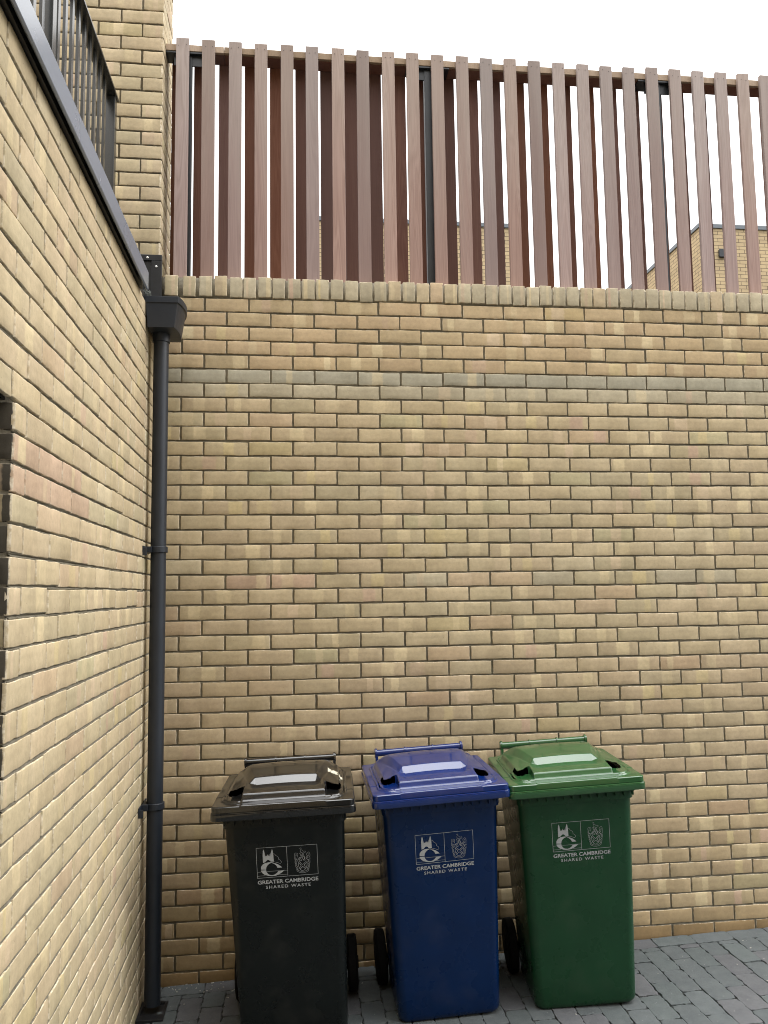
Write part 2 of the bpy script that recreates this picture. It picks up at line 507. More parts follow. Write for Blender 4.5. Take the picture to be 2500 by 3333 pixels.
# --- coping of bricks on edge
bricks = []
xs = [.033, .126, .207, .285, .363]
x = .433
while x < 5.15:
    xs.append(x); x += .0752 + rng.normal(0, .0012)
for i, s in enumerate(xs):
    w = .0645 + rng.normal(0, .0012)
    t = rng.normal(0, .0018)
    z0, z1 = Z0 + .004 + t, Z0 + .1105 + t + rng.normal(0, .001)
    yf = -.005
    key = 'greyish' if rng.random() < .75 else None
    st = rng.bit_generator.state
    bricks.append(((s, yf, z0), X, Z, NY, w, z1 - z0, key, DEP))
    bricks.append(((s, yf + .004, z1), X, Y, Z, w, .215, key, DEP))
o = make_brick_mesh('coping', bricks, None, [(.012, 5.2, .0045, .2, Z0 - .0005, Z0 + .103)])
adopt(o, back_wall)

# --- left wall, with a doorway towards the camera
bricks = []
JY = -2.095            # jamb
J2 = -2.70
LINT = 2.313
for k in range(3, 47):
    top = Z0 - .075 * (k - 1) - .005
    first = -2.006 if k % 2 else -1.894
    spans = []
    if top - .0674 > LINT - .02:                 # above the opening
        spans = stretchers(-4.6, -.291, first) + stretchers(-.279, -.001, first)
    else:
        spans = stretchers(JY, -.291, first) + stretchers(-.279, -.001, first) + stretchers(-4.6, J2, first)
    for s, e in spans:
        key = 'pink' if (k in (16, 17) and s < -1.5) else None
        bricks.append(((0, s, top - .0674), Y, Z, X, e - s, .0674, key, DEP))
# reveal of the doorway
for k in range(15, 47):
    top = Z0 - .075 * (k - 1) - .005
    if top > LINT + .01: continue
    
    if k % 2:
        sp = [(-.215, -.004)]
    else:
        sp = [(-.215, -.112), (-.102, -.004)]
    for s, e in sp:
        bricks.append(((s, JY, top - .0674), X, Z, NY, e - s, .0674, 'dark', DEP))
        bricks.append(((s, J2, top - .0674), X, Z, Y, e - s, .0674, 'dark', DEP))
left_wall = empty('brick_wall', (0, -1.5, 0))
tag(left_wall, 'pale brick side wall on the left with a metal edged parapet and a dark doorway', 'wall')
zt = Z0 - .15
o = make_brick_mesh('wall_face', bricks, None, [
    (-.215, -.0125, JY + .009, -.291, -.3, zt), (-.215, -.0125, -.279, -.001, -.3, zt), (-.215, -.03, -.2911, -.2789, -.3, zt),
    (-.215, -.0125, -4.6, JY + .0089, LINT + .012, zt), (-.215, -.0125, -4.6, J2 - .009, -.3, LINT + .0119)],
    [(mortar_strips((0, 0, 0), Y, X, a, b_, c_), False) for a, b_, c_ in (
        (-.279, -.001, [c for c in cz if c[1] < zt + .01]), (JY + .006, -.291, [c for c in cz if c[1] < zt + .01 and c[0] < LINT - .01]),
        (-4.6, -.291, [c for c in cz if c[1] < zt + .01 and c[0] > LINT - .02]), (-4.6, J2 - .006, [c for c in cz if c[0] < LINT - .03]))])
adopt(o, left_wall)
bm = bmesh.new(); bx(bm, -.03, -.012, -.2915, -.2785, -.25, zt)
o = from_bm('movement_joint', bm, M_SEALANT); adopt(o, left_wall)
bm = bmesh.new()
bx(bm, -.2, -.028, J2 - .1, JY + .1, LINT - .001, LINT + .007); bx(bm, -.12, -.108, J2 - .1, JY + .1, LINT + .0071, LINT + .15)
o = from_bm('lintel', bm, M_BLACK); adopt(o, left_wall)

# metal parapet edge on the left wall
bm = bmesh.new()
prof = [(-.215, 3.289), (.028, 3.293), (.036, 3.286), (.036, 3.206), (.030, 3.200), (.024, 3.206), (.024, 3.270), (-.215, 3.265)]
ya, yb = -4.7, -.486
A = [bm.verts.new((x, ya, z)) for x, z in prof]; B = [bm.verts.new((x, yb, z)) for x, z in prof]
for i in range(len(prof)): bm.faces.new((A[i], A[(i + 1) % 8], B[(i + 1) % 8], B[i]))
bm.faces.new(A[::-1]); bm.faces.new(B)
o = from_bm('parapet_capping', bm, M_CAP, bevel=.0015); adopt(o, left_wall)
bm = bmesh.new(); bx(bm, -.2, .012, -4.69, -.4875, zt + .0005, 3.264)
o = from_bm('parapet_fascia', bm, M_BLACK); adopt(o, left_wall)
bm = bmesh.new(); bx(bm, -.2, -.004, -.4874, -.03, zt + .0005, zt + .03)
o = from_bm('wall_flashing', bm, M_BLACK); adopt(o, left_wall)

# door leaf inside the doorway
door = empty('door', (-.17, -2.4, .0))
tag(door, 'dark door set back in the doorway of the left brick wall', 'door')
bm = bmesh.new(); bx(bm, -.21, -.175, -2.655, -2.16, .02, 2.26)
for a, b_ in ((-2.60, -2.215),):
    for z0, z1 in ((.2, 1.0), (1.15, 2.1)): bx(bm, -.1749, -.167, a, b_, z0, z1)
o = from_bm('door_leaf', bm, M_DARKMETAL, bevel=.002); adopt(o, door)
bm = bmesh.new()
bx(bm, -.22, -.165, -2.16, JY - .001, 0, LINT - .003); bx(bm, -.22, -.165, -2.698, -2.655, 0, LINT - .003); bx(bm, -.22, -.165, -2.6549, -2.1601, 2.26, LINT - .003)
o = from_bm('door_frame', bm, M_DARKMETAL, bevel=.002); adopt(o, door)

# --- the taller block above (its front flush with the back wall)
tower = empty('brick_building', (-1.2, .8, 0))
tag(tower, 'tall brick block rising above the parapet at the upper left behind the railing', 'building')
bricks = []
for n_ in range(-3, 42):
    z = 3.340 + .075 * n_ + .005
    first = -.098 if n_ % 2 else -.207
    xr = .009
    if z < 3.49: xr = .009
    for s, e in stretchers(-2.6, xr, first):
        bricks.append(((s, 0, z), X, Z, NY, e - s, .0674, None, DEP))
    fy = .108 if n_ % 2 == 0 else .217
    for s, e in stretchers(.001, 0.33, fy):
        if n_ >= 0: bricks.append(((.0095, s, z), Y, Z, X, e - s, .0674, None, DEP))
tz = [(3.345 + .075 * n_, 3.345 + .075 * n_ + .0674) for n_ in range(-3, 42)]
tz2 = [c for c in tz if c[0] > Z0]
o = make_brick_mesh('wall_face', bricks, None, [(-2.6, -.0035, .0125, .325, 3.1, 6.45)],
    [(mortar_strips((0, 0, 0), X, NY, -2.6, .006, tz), True), (mortar_strips((.0095, 0, 0), Y, X, .004, .33, tz2), False)])
adopt(o, tower)
bm = bmesh.new(); bx(bm, -2.65, .05, -.04, .38, 6.451, 6.55)
o = from_bm('roof_capping', bm, M_CAP, bevel=.002); adopt(o, tower)
# upstand flashing with two rivets
bm = bmesh.new()
bx(bm, -.15, .021, -.012, -.0005, 3.25, 3.567)
bx(bm, -.15, .0209, -.026, -.0121, 3.535, 3.5665)
bx(bm, -.03, .0209, -.0255, -.0121, 3.25, 3.5349)
bx(bm, -.062, -.0301, -.019, -.0121, 3.25, 3.534)
vs = [bm.verts.new(p) for p in ((.0205, -.030, 3.566), (-.15, -.030, 3.566), (-.15, -.030, 3.541), (-.005, -.030, 3.541))]
o = from_bm('corner_flashing', bm, M_BLACK, bevel=.002); adopt(o, tower)
for p in ((-.05, 3.549), (-.006, 3.503)):
    bm = bmesh.new(); bmesh.ops.create_uvsphere(bm, u_segments=14, v_segments=8, radius=.0058)
    bmesh.ops.scale(bm, vec=(1, .5, 1), verts=bm.verts); bmesh.ops.translate(bm, vec=(p[0], -.0265, p[1]), verts=bm.verts)
    o = from_bm('rivet', bm, M_RIVET, smooth=True); adopt(o, tower)

# --- roof railing
railing = empty('metal_railing', (-.2, -2.0, 3.29))
tag(railing, 'dark metal balustrade of thin upright bars on the roof edge at upper left', 'railing')
bm = bmesh.new(); bx(bm, -.015, .015, -.0055, .0055, -.02, .985)
bar = from_bm('bar', bm, M_RAIL, railing)
bar_mesh = bar.data
ys = [-.3775 - .0955 * i for i in range(34)]
posts = [-.225, -1.255, -2.29, -3.31]
first_bar = True
for y in ys:
    if any(abs(y - p) < .05 for p in posts[1:]): continue
    o = bar if first_bar else link('bar', bar_mesh, railing)
    first_bar = False
    o.location = (0, y + 2.0, 0); o.rotation_euler = (0, 0, math.radians(90))
for p in posts:
    bm = bmesh.new(); bx(bm, -.022, .022, -.022, .022, -.02, .985)
    o = from_bm('post', bm, M_RAIL, railing, bevel=.0015); o.location = (0, p + 2.0, 0)
bm = bmesh.new(); bx(bm, -.03, .03, -1.8, 1.812, .986, .998)
from_bm('top_rail', bm, M_RAIL, railing, bevel=.0015)
bm = bmesh.new(); bx(bm, -.02, .02, -1.8, 1.79, .03, .04)
from_bm('bottom_rail', bm, M_RAIL, railing)

# --- slatted fence above the wall
fence = empty('slatted_fence', (1.9, .07, Z0 + .105))
tag(fence, 'slatted timber screen of weathered pinkish boards standing on the brick coping', 'fence')
ZB, ZT = Z0 + .107, 4.815
def slat(name, mat, x0, y0, zt, proto=None, w=.0685, t=.02):
    if proto is None:
        bm = bmesh.new(); bx(bm, -w / 2, w / 2, 0, t, 0, 1.0)
        proto = from_bm(name, bm, mat, bevel=.0018).data
        o = bpy.data.objects[-1] if False else None
        for q in bpy.data.objects:
            if q.data == proto: o = q
    else:
        o = link(name, proto)
    o.location = (x0 + w / 2 + rng.normal(0, .0012), y0, ZB)
    o.scale = (1, 1, zt - ZB)
    o.rotation_euler = (0, rng.normal(0, .0009), rng.normal(0, .012))
    o.parent = fence; o.matrix_parent_inverse = Matrix.Translation(Vector(fence.location)).inverted()
    return proto
pf = pb = None
for k in range(31):
    pf = slat('slat', M_WOODF, .067 + .1390 * k + (.003 if k > 14 else 0), .060, ZT + rng.normal(0, .0035), pf)
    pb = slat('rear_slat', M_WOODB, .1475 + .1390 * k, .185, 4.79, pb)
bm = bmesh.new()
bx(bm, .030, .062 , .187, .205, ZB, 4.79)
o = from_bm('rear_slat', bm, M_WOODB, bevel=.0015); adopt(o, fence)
for a, b_ in ((.0105, .318), (.320, 1.50), (1.503, 2.72), (2.723, 4.35)):
    bm = bmesh.new(); bx(bm, a, b_, .0815, .1005, 4.760, 4.796)
    o = from_bm('top_rail', bm, M_WOODR, bevel=.0015); adopt(o, fence)
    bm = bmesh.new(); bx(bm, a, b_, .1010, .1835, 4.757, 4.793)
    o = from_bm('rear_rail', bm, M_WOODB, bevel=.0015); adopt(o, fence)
for xp in (.127, 1.442, 2.79, 4.1):
    bm = bmesh.new(); bx(bm, xp - .02, xp + .02, .1, .14, ZB, 4.748)
    o = from_bm('post', bm, M_DARKMETAL, bevel=.002); adopt(o, fence)
    bm = bmesh.new(); bx(bm, xp - .12, xp + .12, .084, .18, 4.7485, 4.7565)
    bx(bm, xp + .0205, xp + .075, .105, .112, 4.69, 4.7484); bx(bm, xp - .075, xp - .0205, .105, .112, 4.69, 4.7484)
    o = from_bm('bracket', bm, M_DARKMETAL); adopt(o, fence)
# nail heads
M_NAIL = plain('nail', (.07, .055, .05), .6, bs=0)
for k in range(24):
    for dx in (-.017, .018):
        bm = bmesh.new(); tube(bm, (0, 0, 0), (0, -.0012, 0), .0021, n=8)
        xx = .067 + .1390 * k + (.003 if k > 14 else 0) + .034 + dx + rng.normal(0, .002)
        o = from_bm('nail', bm, M_NAIL); o.location = (xx, .0596, 4.778 + rng.normal(0, .003)); 
        o.parent = fence; o.matrix_parent_inverse = Matrix.Translation(Vector(fence.location)).inverted()

# --- downpipe with hopper
PX, PY = .057, -.235
pipe = empty('downpipe', (PX, PY, 0))
tag(pipe, 'dark grey drainpipe with a box hopper running down the corner of the two walls', 'drainpipe')
bm = bmesh.new(); tube(bm, (0, 0, .03), (0, 0, 3.09), .0355, n=40)
from_bm('pipe', bm, M_PIPE, pipe, smooth=True)
for z in (2.045, .885):
    bm = bmesh.new()
    lathe(bm, [(-.014, .0366), (-.014, .0415), (-.012, .0425), (.012, .0425), (.014, .0415), (.014, .0366)], 'Z', (0, 0, z), 40)
    bx(bm, -.056, -.025, -.045, .03, z - .014, z + .014)
    bx(bm, -.0565, -.0515, -.105, .085, z - .014, z + .014)
    bx(bm, -.056, -.036, -.1, -.093, z - .03, z + .006)
    from_bm('clip', bm, M_PIPE, pipe, bevel=.0012)
hop = empty('hopper_dummy'); bpy.data.objects.remove(hop)
bm = bmesh.new()
def hring(z, x0, x1, y0, y1, bulge):
    pts = [(x0, y0), (x1, y0)]
    for i in range(1, 8):
        t = i / 8
        pts.append((x1 + bulge * math.sin(math.pi * t) ** .8, y0 + (y1 - y0) * t))
    pts += [(x1, y1), (x0, y1)]
    return [bm.verts.new((x - PX, y - PY, z)) for x, y in pts]
R = [hring(3.080, .010, .132, -.345, -.115, .014), hring(3.196, .001, .146, -.352, -.105, .020), hring(3.1965, -.001, .151, -.356, -.102, .021),
     hring(3.226, -.001, .152, -.357, -.101, .021), hring(3.2265, .006, .145, -.349, -.107, .020), hring(3.17, .008, .141, -.345, -.11, .018)]
for a, b_ in zip(R, R[1:]):
    for i in range(len(a)): bm.faces.new((a[i], a[(i + 1) % len(a)], b_[(i + 1) % len(a)], b_[i]))
bm.faces.new(R[0][::-1]); bm.faces.new(R[-1])
from_bm('hopper', bm, M_PIPE, pipe, bevel=.0012)
bm = bmesh.new(); lathe(bm, [(3.04, .0366), (3.04, .041), (3.079, .041), (3.079, .0366)], 'Z', (0, 0, 0), 36)
from_bm('outlet_collar', bm, M_PIPE, pipe, smooth=True)
bm = bmesh.new()      # gully round the foot of the pipe
for r in ((-.054, .062, -.105, -.060), (-.054, .062, .048, .062), (-.054, -.042, -.0599, .0479), (.050, .062, -.0599, .0479)):
    bx(bm, *r, -.02, .014)
bx(bm, -.0419, .0499, -.0598, .0478, -.02, .004)
from_bm('gully', bm, M_BLACK, pipe, bevel=.0015)
# rag of leaf debris caught above the hopper
bm = bmesh.new(); bmesh.ops.create_icosphere(bm, subdivisions=3, radius=.03)
for v in bm.verts: v.co *= 1 + rng.normal(0, .12); v.co.x *= .7
o = from_bm('leaf_debris', bm, M_LEAF); o.location = (-.004, -.30, 3.245)
tag(o, 'small dark tuft of debris lodged above the drainpipe hopper', 'debris')

# ------------------------------------------------------------------ far buildings
def far_brick(name, axis):
    m, n, l, b = newmat(name)
    ob = nd(n, 'ShaderNodeTexCoord').outputs['Object']
    sp = nd(n, 'ShaderNodeSeparateXYZ'); l.new(ob, sp.inputs[0])
    cb = nd(n, 'ShaderNodeCombineXYZ'); l.new(sp.outputs[axis], cb.inputs[0]); l.new(sp.outputs[2], cb.inputs[1])
    t = nd(n, 'ShaderNodeTexBrick'); l.new(cb.outputs[0], t.inputs['Vector'])
    t.inputs['Scale'].default_value = 1; t.inputs['Brick Width'].default_value = .225; t.inputs['Row Height'].default_value = .075
    t.inputs['Mortar Size'].default_value = .0055; t.inputs['Mortar Smooth'].default_value = .1
    t.inputs['Color1'].default_value = (.50, .385, .225, 1); t.inputs['Color2'].default_value = (.46, .35, .21, 1); t.inputs['Mortar'].default_value = (.12, .09, .06, 1)
    c = mix(n, l, 1.0, t.outputs['Color'], ramp(n, l, noise(n, l, ob, 4, 5), [(.3, (.9, .9, .9)), (.7, (1.1, 1.1, 1.08))]), 'MULTIPLY')
    l.new(c, b.inputs['Base Color']); b.inputs['Roughness'].default_value = .9
    bump(n, l, b, t.outputs['Fac'], -.6, .01)
    return m
M_FARX, M_FARY = far_brick('far_brick_front', 0), far_brick('far_brick_side', 1)

def far_building(x0, x1, y0, y1, zt, label, vent=None):
    r = empty('brick_building', ((x0 + x1) / 2, (y0 + y1) / 2, 0))
    tag(r, label, 'building')
    bm = bmesh.new(); bx(bm, x0, x1, y0, y1, -.5, zt)
    bmesh.ops.recalc_face_normals(bm, faces=bm.faces[:])
    for f in bm.faces: f.material_index = 1 if abs(f.normal.x) > .5 else 0
    o = from_bm('wall_face', bm, [M_FARX, M_FARY]); adopt(o, r)
    bm = bmesh.new(); bx(bm, x0 - .03, x1 + .03, y0 - .03, y1 + .03, zt + .001, zt + .085)
    o = from_bm('roof_capping', bm, M_CAPFAR, bevel=.004); adopt(o, r)
    if vent:
        bm = bmesh.new(); bx(bm, vent[0], vent[0] + .13, y0 - .06, y0 - .001, vent[1], vent[1] + .15)
        bx(bm, vent[0] - .012, vent[0] + .142, y0 - .07, y0 - .0601, vent[1] - .01, vent[1] + .16)
        o = from_bm('vent', bm, M_DARKMETAL, bevel=.004); adopt(o, r)
    return r
far_building(.93, 5.27, 10.7, 18, 8.87, 'far brick building seen between the slats left of the middle')
far_building(8.95, 15, 10.9, 19, 9.13, 'far brick building at the right with a small dark vent on its front', (9.33, 8.52))
far_building(-9, 4, -14, -5.9, 7.4, 'unseen brick building added behind the viewer to block sky light')  # added out of view to cut the sky light from the front

# ------------------------------------------------------------------ ground
def ground_mat():
    m, n, l, b = newmat('ground_sand')
    ob = nd(n, 'ShaderNodeTexCoord').outputs['Object']
    l.new(ramp(n, l, noise(n, l, ob, 30, 8, .7), [(.3, (.008, .009, .009)), (.75, (.035, .035, .032))]), b.inputs['Base Color'])
    b.inputs['Roughness'].default_value = .95
    bump(n, l, b, noise(n, l, ob, 200, 5), .8, .004)
    return m
M_SAND = ground_mat()
bm = bmesh.new()
gx = [-400, -60, -2, 0, 2, 4, 6, 60, 400]; gy = [-400, -60, -6, -3, 0, 3, 60, 400]
g = [[bm.verts.new((x, y, gz(x) - .008)) for x in gx] for y in gy]
for j in range(len(gy) - 1):
    for i in range(len(gx) - 1): bm.faces.new((g[j][i], g[j][i + 1], g[j + 1][i + 1], g[j + 1][i]))
o = from_bm('ground', bm, M_SAND); tag(o, kind='structure')

def paver_mat():
    m, n, l, b = newmat('paver')
    at = nd(n, 'ShaderNodeAttribute', attribute_name='bcol')
    ob = nd(n, 'ShaderNodeTexCoord').outputs['Object']
    c = mix(n, l, 1.0, at.outputs['Color'], ramp(n, l, noise(n, l, ob, 18, 7, .7), [(.3, (.82, .83, .84)), (.7, (1.15, 1.14, 1.12))]), 'MULTIPLY')
    c = mix(n, l, 1.0, c, ramp(n, l, noise(n, l, ob, 320, 3, .7), [(.3, (.8, .8, .8)), (.7, (1.2, 1.2, 1.2))]), 'MULTIPLY')
    v = nd(n, 'ShaderNodeTexVoronoi'); v.inputs['Scale'].default_value = 45; l.new(ob, v.inputs['Vector'])
    sp = mth(n, l, 'MULTIPLY', mth(n, l, 'LESS_THAN', v.outputs['Distance'], .07), mth(n, l, 'GREATER_THAN', noise(n, l, ob, 24, 1), .56))
    c = mix(n, l, mth(n, l, 'MULTIPLY', sp, .6), c, (.5, .5, .48))
    l.new(c, b.inputs['Base Color']); b.inputs['Roughness'].default_value = .85; b.inputs['Specular IOR Level'].default_value = .35
    h = mth(n, l, 'ADD', noise(n, l, ob, 260, 4, .7), mth(n, l, 'MULTIPLY', noise(n, l, ob, 40, 4, .6), .8))
    bump(n, l, b, h, .45, .003)
    return m
M_PAVER = paver_mat()

def pavers():
    V, F, C = [], [], []
    bi = 0
    def block(x0, x1, y0, y1):
        nonlocal bi
        j = .0003
        x0 += j; x1 -= j; y0 += j; y1 -= j
        ch = .0045
        # outline with little broken corners and spacer nibs
        pts = []
        corners = [(x0, y0), (x1, y0), (x1, y1), (x0, y1)]
        for i in range(4):
            ax, ay = corners[i]; bxx, byy = corners[(i + 1) % 4]
            L = math.hypot(bxx - ax, byy - ay); ux, uy = (bxx - ax) / L, (byy - ay) / L
            nx, ny = -uy, ux          # inward normal for ccw
            c0 = min(rng.uniform(.003, .012), L * .3); c1 = min(rng.uniform(.003, .012), L * .3)
            N = max(6, int((L - c0 - c1) / .009))
            q = np.full(N + 1, .0002)
            for _ in range(rng.integers(1, 4) if L > .12 else rng.integers(0, 3)):
                a0 = rng.integers(1, N - 1); w_ = rng.integers(1, 4); q[a0:min(a0 + w_, N)] = rng.uniform(.0032, .0058)
            if rng.random() < .75: q[0] = .005; q[1] = rng.uniform(.002, .0055)
            if rng.random() < .75: q[-1] = .005; q[-2] = rng.uniform(.002, .0055)
            for m_ in range(N + 1):
                t = c0 + (L - c0 - c1) * m_ / N
                pts.append((ax + ux * t + nx * q[m_], ay + uy * t + ny * q[m_]))
        cx, cy = (x0 + x1) / 2, (y0 + y1) / 2
        zz = rng.normal(0, .0008); tx, ty = rng.normal(0, .006, 2)
        def P(px, py, dz): return (px, py, .0302 * px + zz + tx * (px - cx) + ty * (py - cy) + dz)
        n_ = len(pts)
        ring0 = [P(px, py, -.02) for px, py in pts]
        ring1 = [P(px, py, -.0013) for px, py in pts]
        def ins(px, py, q):
            dx, dy = px - cx, py - cy
            return cx + dx * (1 - q / max(abs(x1 - cx), .01)), cy + dy * (1 - q / max(abs(y1 - cy), .01))
        ring2 = [P(*ins(px, py, .0016), -.0004) for px, py in pts]
        ring3 = [P(*ins(px, py, .004), 0) for px, py in pts]
        vs = ring0 + ring1 + ring2 + ring3 + [P(cx, cy, 0)]
        V.extend(vs)
        for r in range(3):
            for i in range(n_):
                a, b_ = bi + r * n_ + i, bi + r * n_ + (i + 1) % n_
                F.append((a, b_, b_ + n_, a + n_))
        for i in range(n_): F.append((bi + 3 * n_ + i, bi + 3 * n_ + (i + 1) % n_, bi + 4 * n_))
        base = np.array((.088, .100, .105)) * rng.uniform(.92, 1.08)
        if rng.random() < .3: base = np.array((.096, .100, .108)) * rng.uniform(.94, 1.06)
        if rng.random() < .2: base = np.array((.085, .099, .102)) * rng.uniform(.94, 1.05)
        C.extend([(*base, 1)] * len(vs))
        bi += len(vs)
    x = 2.47 - .2 * 13
    while x < 5.0:
        if x + .2 > 0: block(max(x, .002), x + .2, -.112, -.010)
        x += .2
    for i in range(-25, 26):
        xx = 2.47 + .1 * i
        if xx + .1 < .003 or xx > 4.9: continue
        y = -.25 if i % 2 == 0 else -.15
        tops = [-.112]
        while y > -4.4: tops.append(y); y -= .2
        for a, b_ in zip(tops, tops[1:]): block(max(xx, .002), xx + .1, b_, a)
    me = bpy.data.meshes.new('paving')
    me.from_pydata(V, [], F)
    me.materials.append(M_PAVER)
    a = me.attributes.new('bcol', 'FLOAT_COLOR', 'POINT')
    a.data.foreach_set('color', np.array(C, np.float32).ravel())
    me.update()
    return link('paving', me)
o = pavers(); tag(o, kind='structure')

# litter of pale grit near the corner
bm = bmesh.new()
for i in range(150):
    x, y = (rng.uniform(.1, .75), -abs(rng.normal(.0, .12)) - .01) if i < 60 else (rng.uniform(.1, 3.6), rng.uniform(-1.4, -.02))
    s = rng.uniform(.0012, .0035)
    m4 = Matrix.Translation((x, y, gz(x) + s * .5)) @ Matrix.Rotation(rng.uniform(0, 3.1), 4, 'Z') @ Matrix.Diagonal((s * rng.uniform(1, 2.6), s, s * .7, 1))
    bmesh.ops.create_icosphere(bm, subdivisions=1, radius=1, matrix=m4)
o = from_bm('mortar_crumbs', bm, plain('mortar_crumb', (.42, .41, .37), .9)); tag(o, 'pale crumbs of mortar scattered over the grey paving', 'debris', kind='stuff')

# ------------------------------------------------------------------ bins
HW = .283
def sstep(a, b, x):
    t = np.clip((x - a) / (b - a), 0, 1)
    return t * t * (3 - 2 * t)
def lstep(a, b, x): return np.clip((x - a) / (b - a), 0, 1)

def lid_height(x, y):
    D = .60
    # distance inside the raised outline (rounded rectangle)
    hx, y0, y1, r = .257, .030, .565, .075
    cx = np.abs(x); cy = np.abs(y - (y0 + y1) / 2); hy = (y1 - y0) / 2
    qx, qy = cx - (hx - r), cy - (hy - r)
    sd = r - (np.hypot(np.maximum(qx, 0), np.maximum(qy, 0)) + np.minimum(np.maximum(qx, qy), 0))   # >0 inside
    h = .0055 * sstep(0, .004, sd) - .003 * sstep(.009, .011, sd) * (1 - sstep(.014, .016, sd)) + .003 * sstep(.014, .017, sd)
    ring = h.copy()
    edge_d = np.minimum.reduce([HW - np.abs(x), y, D - y])
    h = h - .003 * (1 - sstep(0, .004, edge_d))
    crown = .012 * (1 - (x / .26) ** 2) + .017 * sstep(.06, .42, y) - .012 * sstep(.50, .60, y) ** 1.5
    p = lstep(.022, .036, sd)
    front = .020 * p * p * (3 - 2 * p)
    plateau = front + crown * sstep(.022, .10, sd)
    # central hump
    hwb = .152 + np.maximum(y - .2, 0) * .22
    rise = np.minimum(lstep(.198, .230, y), np.clip((hwb - np.abs(x)) / .028, 0, 1))
    dip = .012 * sstep(.055, .20, y) * np.clip((hwb + .01 - np.abs(x)) / .035, 0, 1) * (1 - sstep(.25, .45, y))
    hump = .0235 * rise * (1 - sstep(.33, .55, y) * .75) - dip
    # corner hand holds
    yb = .142 + .016 * np.cos((np.abs(x) - .165) * 60) + .03 * np.exp(-((np.abs(x) - .238) / .010) ** 2)
    pk = sstep(.166, .170, np.abs(x)) * (1 - sstep(-.002, .002, y - yb))
    body = plateau * (1 - pk) + pk * (-.002) + hump
    return h + body, pk

def lid_mesh():
    nx, ny = 190, 200
    D = .60
    xs = np.linspace(-HW, HW, nx + 1); ys_ = np.linspace(0, D, ny + 1)
    Xg, Yg = np.meshgrid(xs, ys_)
    Hh, pk = lid_height(Xg, Yg)
    # round the outer corners
    r = .022
    Xr, Yr = Xg.copy(), Yg.copy()
    for sx in (-1, 1):
        for (yc, sy) in ((r, -1), (D - r, 1)):
            ccx = sx * (HW - r)
            m = (sx * (Xg - ccx) > 0) & (sy * (Yg - yc) > 0)
            dx, dy = Xg[m] - ccx, Yg[m] - yc
            mx = np.maximum(np.abs(dx), np.abs(dy)); rad = np.hypot(dx, dy)
            k = np.where(rad > 0, mx / np.maximum(rad, 1e-9), 1)
            Xr[m] = ccx + dx * k; Yr[m] = yc + dy * k
    V = np.stack([Xr, Yr, Hh], -1).reshape(-1, 3)
    idx = np.arange((nx + 1) * (ny + 1)).reshape(ny + 1, nx + 1)
    q = np.stack([idx[:-1, :-1], idx[:-1, 1:], idx[1:, 1:], idx[1:, :-1]], -1).reshape(-1, 4)
    # open the back of each hand hold (the grip is hollow behind it)
    zc = Hh.reshape(-1)[q]; steep = (zc.max(1) - zc.min(1)) > .0045
    xc = Xg.reshape(-1)[q].mean(1); yc = Yg.reshape(-1)[q].mean(1)
    rm = steep & (np.abs(xc) > .1715) & (np.abs(xc) < .243) & (yc > .09) & (yc < .20)
    q = q[~rm]
    # perimeter loop
    per = list(idx[0, :]) + list(idx[1:, -1]) + list(idx[-1, -2::-1]) + list(idx[-2:0:-1, 0])
    n_ = len(per)
    V = list(map(tuple, V)); F = list(map(tuple, q))
    base = [V[i] for i in per]
    cen = (0, D / 2)
    def off(p, o):
        x, y = p[0], p[1]
        dx = o * (1 if x > HW - .03 else -1 if x < -HW + .03 else 0); dy = o * (1 if y > D - .03 else -1 if y < .03 else 0)
        if dx and dy:
            ccx = math.copysign(HW - .022, x); ccy = D - .022 if y > D / 2 else .022
            vx, vy = x - ccx, y - ccy; L = math.hypot(vx, vy) or 1
            if (vx * x > 0 or abs(vx) < 1e-6) : return x + o * vx / L, y + o * vy / L
        return x + dx, y + dy
    prev = per
    for o_, z_ in ((.0008, -.006), (.001, -.024), (-.0015, -.0248), (-.0015, -.0262), (.003, -.0275), (.0042, -.0300), (.0030, -.0318), (.0050, -.0330), (.0055, -.054), (.004, -.0565), (-.004, -.057), (-.004, -.03)):
        cur = []
        for p in base:
            x, y = off(p, o_)
            V.append((x, y, z_)); cur.append(len(V) - 1)
        for i in range(n_):
            F.append((prev[i], cur[i], cur[(i + 1) % n_], prev[(i + 1) % n_]))
        prev = cur
    me = bpy.data.meshes.new('lid')
    me.from_pydata(V, [], F); me.update()
    for p in me.polygons: p.use_smooth = True
    try: me.set_sharp_from_angle(angle=math.radians(35))
    except Exception: pass
    return me

